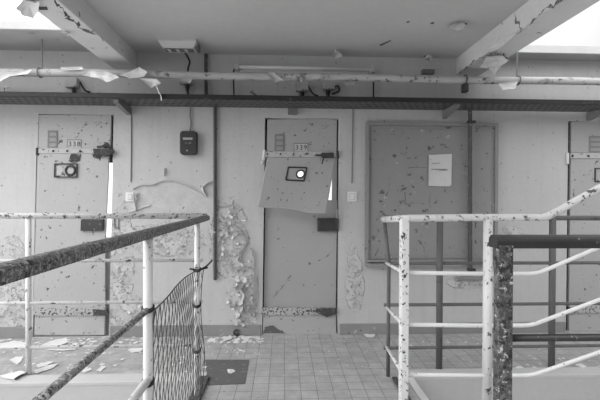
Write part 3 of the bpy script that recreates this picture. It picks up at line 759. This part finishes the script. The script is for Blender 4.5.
# grey board with a frame
a = at(431, 268)
t = thing('wall_board', (a.x, 0, a.z), 'large grey framed board fixed to the wall between doors', 'board')
obj('board_panel', rect(BM(), 368.5, 126, 469, 261, -.001, .022), 'board', t)
obj('board_panel', rect(BM(), 471, 127, 494, 262, -.001, .022), 'board', t)
bm = BM(); framebox(bm, 365, 122.5, 495.5, 265, -.001, .038, .030); rect(bm, 468, 125, 473, 262, -.001, .03)
obj('board_frame', bm, 'board_frame', t)
obj('board_bead', framebox(BM(), 371, 128, 466.5, 258.5, -.022, .006, .007), 'board_frame', t)
obj('board_bead', framebox(BM(), 474, 129, 492, 259, -.022, .006, .007), 'board_frame', t)
bm = BM()
for k, pl in enumerate(([(389, 182), (388, 189), (386, 196)], [(405, 187), (405, 196), (405, 204)], [(405, 204), (416, 203), (428, 205)], [(430, 189), (430, 198), (429, 205)], [(408, 168), (417, 167), (428, 168)], [(418, 240), (423, 246), (425, 254)], [(412, 250), (416, 246)], [(375, 256), (378, 248)], [(480, 240), (484, 252)])):
    crack(bm, [at(x, y, -.023) for x, y in pl], (0, -1, 0), .007, k)
obj('scratch', bm, 'gouge', t)
bm = BM(); rect(bm, 366, 259.5, 498, 261.3, -.036, .016); rect(bm, 366, 263.5, 498, 266, -.03, .03)
obj('board_ledge', bm, 'board_frame', t)
a = at(440, 187, -.03)
t = thing('paper_notice', (a.x, -.025, a.z), 'weathered white paper notice pinned on the grey board', 'notice')
obj('sheet', flap(BM(), [at(428.5, 155, -.026), at(451.5, 154, -.026), at(451, 186.5, -.026), at(428, 186, -.026)], FRONT, .004, .004, n=5, seed=80, rag=.015), 'paper', t)
bm = BM()
for y, x0, x1 in ((163.5, 432, 440), (169.5, 431.5, 446), (170.3, 439, 448)): tube(bm, [at(x0, y, -.036), at(x1, y - .3, -.036)], .0022, 5)
obj('handwriting', bm, 'ink_soft', t)

# ------------------------------------------------------------------ railings
ZR = at(100, 216, YR).z
zbar = [at(100, y, YR).z for y in (260.5, 302.5, 346.5)]
def vtube(bm, x, y, z0, z1, r, n=12): return tube(bm, [Vector((x, y, z0)), Vector((x, y, z1))], r, n)
# left gallery railing
xc = at(197, 300, -3.7 + 2.62)
xpost = at(28.5, 300, YR).x
t = thing('gallery_railing', (xpost, YR, 0), 'pale gallery railing on the left in front of door 338', 'railing')
obj('top_rail', tube(BM(), [Vector((-4.6, YR, ZR)), Vector((gnd(205, 376).x + .0, YR, ZR))], .021, 12), 'railchip', t, smooth=True)
for z in zbar: obj('bar', tube(BM(), [Vector((-4.6, YR, z)), Vector((gnd(205, 376).x - .03, YR, z))], .0125, 8), 'railpaint', t, smooth=True)
obj('post', vtube(BM(), xpost, YR, 0, ZR, .019), 'railpaint', t, smooth=True)
obj('post', vtube(BM(), xpost - 1.75, YR, 0, ZR, .019), 'railpaint', t, smooth=True)
# bridge railing on the left
XB = atx(207, 218, at(206, 218, -.86).x).x
XB = at(206, 217.5, -.86).x
zh = at(206, 217.5, -.86).z
t = thing('bridge_railing', (XB, -1.1, 0), 'worn dark railing of the footbridge running towards the viewer on the left', 'railing')
bm = BM()
def profile_rail(bm, a, b, w, h, side, roundness=.45):
    """handrail with a rounded top, swept a to b; side: unit vector across"""
    a, b, side = Vector(a), Vector(b), Vector(side)
    prof = [(-.5, -.5), (.5, -.5), (.5, .05)] + [(.5*math.cos(t_), .05 + .45*math.sin(t_)) for t_ in [PI*k/8 for k in range(1, 8)]] + [(-.5, .05)]
    R = [[bm.verts.new(p + side*(u*w) + UP*(v*h)) for u, v in prof] for p in (a, b)]
    n = len(prof)
    for i in range(n): bm.faces.new((R[0][i], R[0][(i+1)%n], R[1][(i+1)%n], R[1][i]))
    bm.faces.new(R[0][::-1]); bm.faces.new(R[1]); return bm
obj('handrail', profile_rail(BM(), (XB, -3.35, zh), (XB, -.84, zh), .046, .037, (1, 0, 0)), 'handrail', t)
pz1 = zh - .02
def zat(px, py): return atx(px, py, XB)
pn = zat(148, 300); pf = zat(197, 300)
YN = pn.y; YFar = pf.y
obj('post', vtube(BM(), XB, YN, 0, pz1, .0185), 'railpaint', t, smooth=True)
obj('post', vtube(BM(), XB, YFar, 0, pz1, .0165), 'railpaint', t, smooth=True)
obj('post', vtube(BM(), XB, -3.3, 0, pz1, .0185), 'railpaint', t, smooth=True)
b1 = zat(145, 312).z; b2 = zat(144, 385).z
obj('bar', tube(BM(), [Vector((XB, -3.35, b1)), Vector((XB, YN, b1))], .0125, 10), 'brace', t, smooth=True)
obj('bar', tube(BM(), [Vector((XB, -3.35, b2)), Vector((XB, YN, b2))], .0165, 10), 'railpaint', t, smooth=True)
# wire net tied to the two posts
t = thing('wire_net', (XB, (YN + YFar)/2, 0.02), 'sagging dark wire net tied between two bridge railing posts', 'net')
ztop = zat(197, 269).z; zbot = .03
XN = XB + .014
LEN = YFar - YN + .03
def npos(s, h):    # s metres from the near post towards the wall, h height
    y = YN + s; sag = .02*math.sin(s/LEN*PI)
    return Vector((XN + .012*math.sin(h*9 + s*6) + (.0 if s < YFar - YN else (s - (YFar - YN))*.5), y + .007*math.sin(h*21 + s*15), h + sag*.5))
bm = BM(); cell = .053; slope = 3.1
def clip(s0, d, nlen=40):
    pts = []
    for k in range(nlen + 1):
        h = ztop - (ztop - zbot)*k/nlen; s = s0 + d*(ztop - h)/slope
        if 0 <= s <= LEN: pts.append(npos(s, h))
        elif pts: break
    return pts
s = -.4
while s < LEN + .4:
    for d in (1, -1):
        p = clip(s, d)
        if len(p) > 1: tube(bm, p, .0020, 4, caps=False)
    s += cell
tube(bm, [npos(LEN*k/24, ztop) for k in range(25)], .0035, 5); tube(bm, [npos(LEN, ztop + (zbot - ztop)*k/20) for k in range(21)], .0028, 5); tube(bm, [npos(.004, ztop + (zbot - ztop)*k/20) for k in range(21)], .0028, 5)
obj('mesh_wires', bm, 'net', t)
def tie(y, z, r, ends=0):
    bm = BM()
    for k in range(3):
        tube(bm, [Vector((XB + (r + .004)*math.cos(a) , y + (r + .004)*math.sin(a), z + .005*(k - 1) + .006*math.sin(a))) for a in [2*PI*j/14 for j in range(15)]], .0045, 6)
    if ends:
        tube(bm, smooth_path([Vector((XB + r, y - .02, z)), Vector((XB + r + .04, y + .0, z + .02)), Vector((XB + r + .075, y + .02, z + .055))]), .006, 6)
        tube(bm, smooth_path([Vector((XB + r, y - .02, z)), Vector((XB + r + .05, y, z + .012))]), .006, 6)
        tube(bm, smooth_path([Vector((XB, y - .02, z)), Vector((XB - .04, y - .03, z + .01))]), .006, 6)
    return bm
for px_, py_, e in ((197, 269.5, 1), (197, 305, 0), (197, 350, 0), (148.5, 308, 0), (148.5, 381, 0)):
    q = zat(px_, py_); obj('tie', tie(YFar if px_ > 170 else YN, q.z, .018 if px_ < 170 else .017, e), 'black_soft', t)

# grey gallery railing on the right
xr = [at(388, 300, YR - .11).x, at(439.5, 300, YR).x, at(552, 300, YR).x]
ZG = at(580, 218, YR).z; zg = [at(520, y, YR).z for y in (263, 304, 346.5)]
t = thing('gallery_railing', (xr[1], YR, 0), 'dark grey gallery railing on the right in front of the board', 'railing')
obj('top_rail', tube(BM(), [Vector((xr[0], YR, ZG)), Vector((5.6, YR, ZG))], .019, 12), 'railgray', t, smooth=True)
for z in zg: obj('bar', tube(BM(), [Vector((xr[0], YR, z)), Vector((5.6, YR, z))], .0125, 8), 'railgray', t, smooth=True)
for x in xr[1:] + [xr[2] + 1.1]: obj('post', vtube(BM(), x, YR, 0, ZG, .0235 if x < 5 else .02), 'railgray', t, smooth=True)

# white stair railing: returns from the thin post to the landing, then climbs to the right
YS = -1.33
ZS = at(470, 217.5, YS).z
t = thing('stair_railing', (at(403, 300, YS).x, YS, 0), 'white chipped stair railing that bends upwards on the right', 'railing')
A = at(383.5, 219.5, YR - .11); Bc = at(403, 218.5, YS)
top = bent(A, Bc, at(470, 217.5, YS), .05) + [at(540, 217.5, YS)]
rise = at(543, 217.5, YS)
tail = [at(548, 216, YS), at(556, 212, YS), at(602, 186.5, YS), at(680, 143, YS)]
obj('top_rail', tube(BM(), top + [rise] + tail, .0225, 12), 'railchip', t, smooth=True)
obj('post', tube(BM(), [at(384.5, 222, YR - .11), at(388.8, 262, YR - .11), Vector((at(388.5, 300, YR - .11).x, YR - .11, .3)), Vector((at(388.5, 300, YR - .11).x, YR - .11, 0))], .0135, 10), 'railgray', t, smooth=True)
obj('post', box(BM(), (Bc.x - .014, YS - .03, 0), (Bc.x + .030, YS + .03, ZS - .005), .004), 'railwhite', t)
obj('post', vtube(BM(), at(487.5, 300, YS).x, YS, 0, ZS - .01, .0275), 'railpaint', t, smooth=True)
for (y0_, yy, xb, xe, ye) in ((263, 273.7, 537, 600, 247), (307.5, 325.5, 531, 600, 299.5), (347, 375.5, 532, 600, 352)):
    a0 = at(386.5, y0_, YR - .11); c0 = at(403, yy - 1, YS)
    sl = (ye - yy)/(xe - xb)
    p = [a0, c0, at(470, yy, YS)] + bent(at(500, yy, YS), at(xb, yy, YS), at(680, yy + sl*(680 - xb), YS), .05)
    obj('bar', tube(BM(), [a0, c0], .011, 8), 'railpaint', t, smooth=True)
    obj('bar', tube(BM(), [c0] + p[2:], .0125, 10), 'rod', t, smooth=True)

# black railing in front on the right
YB = -2.37
Zb = at(550, 241, YB).z
a = at(490, 300, YB - .03); b_ = at(513.3, 300, YB - .03)
wP = b_.x - at(499, 300, YB - .03).x
t = thing('landing_railing', (b_.x - wP/2, YB, 0), 'black chipped railing with a square post in the right foreground', 'railing')
px0 = b_.x - wP
obj('post', box(BM(), (px0, YB - .03, 0), (px0 + wP, YB + .006, Zb - .012), .003), 'postblack', t)
bm = profile_rail(BM(), (px0 - .006, YB, Zb), (3.4, YB, Zb), .056, .044, (0, 1, 0))
obj('handrail', bm, 'handblack', t)
zl = at(555, 337.5, YB).z
obj('bar', tube(BM(), [Vector((px0 + wP, YB, zl)), Vector((3.4, YB, zl - .012))], .0125, 10), 'handblack', t, smooth=True)
obj('post', box(BM(), (3.3, YB - .03, -.2), (3.3 + wP, YB + .026, Zb - .012), .003), 'postblack', t)

# ------------------------------------------------------------------ rubble on the floor
SHEETS = [
 ('large pale paint sheet hanging over the gallery edge left of the railing post', [(0, 376), (8, 374), (20, 371), (27, 373), (22, 377), (14, 380), (5, 379)]),
 ('curved pale paint sheet lying near the left edge of the floor', [(9, 360), (17, 357), (23, 357), (21, 362), (17, 365), (12, 362)]),
 ('broad pale paint sheet at the foot of door 338', [(42, 345), (52, 341), (66, 338), (68, 343), (56, 347), (45, 350)]),
 ('long pale paint sheet in front of door 338', [(45, 350), (62, 347), (78, 346), (76, 350), (60, 351)]),
 ('narrow pale paint strip right of the left railing post', [(34, 371), (46, 366), (58, 364), (54, 368), (42, 372), (36, 374)]),
 ('second narrow paint strip beyond the left railing post', [(36, 365), (48, 362), (54, 362), (46, 366), (38, 368)]),
 ('small paint strip on the cement near the bridge bar', [(80, 371), (90, 368), (92, 370), (84, 373)]),
 ('small upright paint strip beside the bridge bar', [(96, 371), (102, 366), (106, 367), (100, 372)]),
 ('pale paint sheet along the wall at the far left', [(0, 344), (14, 341), (26, 343), (24, 347), (8, 348), (0, 347)]),
 ('pale paint sheet on the floor left of the bridge post', [(128, 350), (136, 347), (144, 349), (140, 352), (132, 353)]),
 ('white paint lump lying on the dark mortar patch', [(227, 371), (231, 369), (236, 372), (233, 374), (228, 374)]),
 ('pale paint flake against the skirting left of door 339', [(223, 338), (231, 335.5), (232, 339), (224, 341.5)]),
 ('pale paint flake in front of the ring by the skirting', [(243, 338), (248, 336.5), (249, 341), (244, 342.5)]),
 ('thin pale strip lying between the patch and the wall', [(236, 348), (241, 350), (246, 352), (243, 352)]),
 ('torn pale paint flake on the tiles right of door 339', [(362, 333.5), (368, 334.5), (375, 334.5), (374, 337.5), (367, 338)]),
 ('pale paint strip on the floor at the far right', [(575, 365), (581, 364), (587, 367), (583, 368.5)]),
 ('pale paint strip on the floor between black post and grey post', [(515, 368), (521, 366.5), (524, 368), (517, 369)]),
]
for i, (lab, pl) in enumerate(SHEETS):
    b = .035 if 'lump' in lab else .002
    pts = [gnd(x, y, .003 if y < 371 or x > 40 else .010) for x, y in pl]
    o = single('paint_sheet', flap(BM(), pts, UP, b, .001 if 'lump' not in lab else -.02, n=5, seed=100 + i), 'flake', lab, 'paint flake', 'fallen paint sheets')
    if 'lump' in lab:
        pass
# countless crumbs
bm = BM()
def crumbs(n, x0, y0, x1, y1, s0, s1):
    for _ in range(n):
        p = gnd(rnd.uniform(x0, x1), rnd.uniform(y0, y1), .001)
        if p.y > -.03 or p.y < YE + .02: continue
        k = rnd.randint(4, 6); s = rnd.uniform(s0, s1); a0 = rnd.uniform(0, 6)
        prism(bm, [p + Vector((math.cos(a0 + 2*PI*j/k)*s*rnd.uniform(.5, 1), math.sin(a0 + 2*PI*j/k)*s*rnd.uniform(.5, 1), rnd.uniform(0, .12)*s)) for j in range(k)], (0, 0, .002))
crumbs(70, 205, 336, 262, 343, .008, .034); crumbs(50, 205, 338, 262, 355, .004, .014); crumbs(90, 0, 338, 205, 372, .006, .03); crumbs(60, 0, 337, 150, 345, .01, .035)
crumbs(24, 262, 338, 400, 378, .003, .010); crumbs(24, 400, 336, 600, 368, .004, .016); crumbs(14, 512, 358, 600, 368, .008, .02)
o = obj('paint_crumbs', bm, 'flake', kind='stuff', label='small pale paint crumbs scattered over the gallery floor', category='debris')
bm = BM(); c0 = at(236.5, 332.5, -.03)
single('iron_ring', tube(bm, [c0 + Vector((math.cos(a)*.024, 0, math.sin(a)*.022)) for a in [PI*.15 + 1.75*PI*k/16 for k in range(17)]], .009, 8), 'black', 'small open black iron ring leaning against the skirting', 'ring')
single('twig', tube(BM(), smooth_path([gnd(15, 379, .02), gnd(20, 376, .02), gnd(27, 373, .02)]), .007, 6), 'rust', 'short dark rod lying at the foot of the left railing post', 'rod')

# ------------------------------------------------------------------ light
w = bpy.data.worlds.new('overcast'); SC.world = w; w.use_nodes = True
nt = w.node_tree; bg = nt.nodes['Background']; bg.inputs[0].default_value = (1, 1, 1, 1)
tc = nt.nodes.new('ShaderNodeTexCoord'); dp = nt.nodes.new('ShaderNodeVectorMath'); dp.operation = 'DOT_PRODUCT'
nt.links.new(tc.outputs['Generated'], dp.inputs[0]); dp.inputs[1].default_value = Vector((-.88, -.08, .42)).normalized()
mr = nt.nodes.new('ShaderNodeMapRange'); mr.inputs['From Min'].default_value = -1; mr.inputs['From Max'].default_value = 1
mr.inputs['To Min'].default_value = .10; mr.inputs['To Max'].default_value = 2.6
nt.links.new(dp.outputs['Value'], mr.inputs['Value']); nt.links.new(mr.outputs[0], bg.inputs[1])
obj('wall_far', box(BM(), (-9, -8.3, -3.2), (10, -8.0, 4.0)), 'far', kind='structure', label='grey concrete wall across the stairwell behind the viewer', category='wall')
sd = bpy.data.lights.new('sun', 'SUN'); sd.energy = 1.0; sd.angle = math.radians(60)
so = bpy.data.objects.new('sun', sd); COL.objects.link(so)
so.rotation_euler = Vector((.9, .4, -.9)).to_track_quat('-Z', 'Y').to_euler()
so.location = (-3, -3, 6)
SC.view_settings.view_transform = 'Standard'; SC.view_settings.look = 'None'
SC.view_settings.exposure = 0.34; SC.view_settings.gamma = 1; SC.view_settings.use_curve_mapping = False
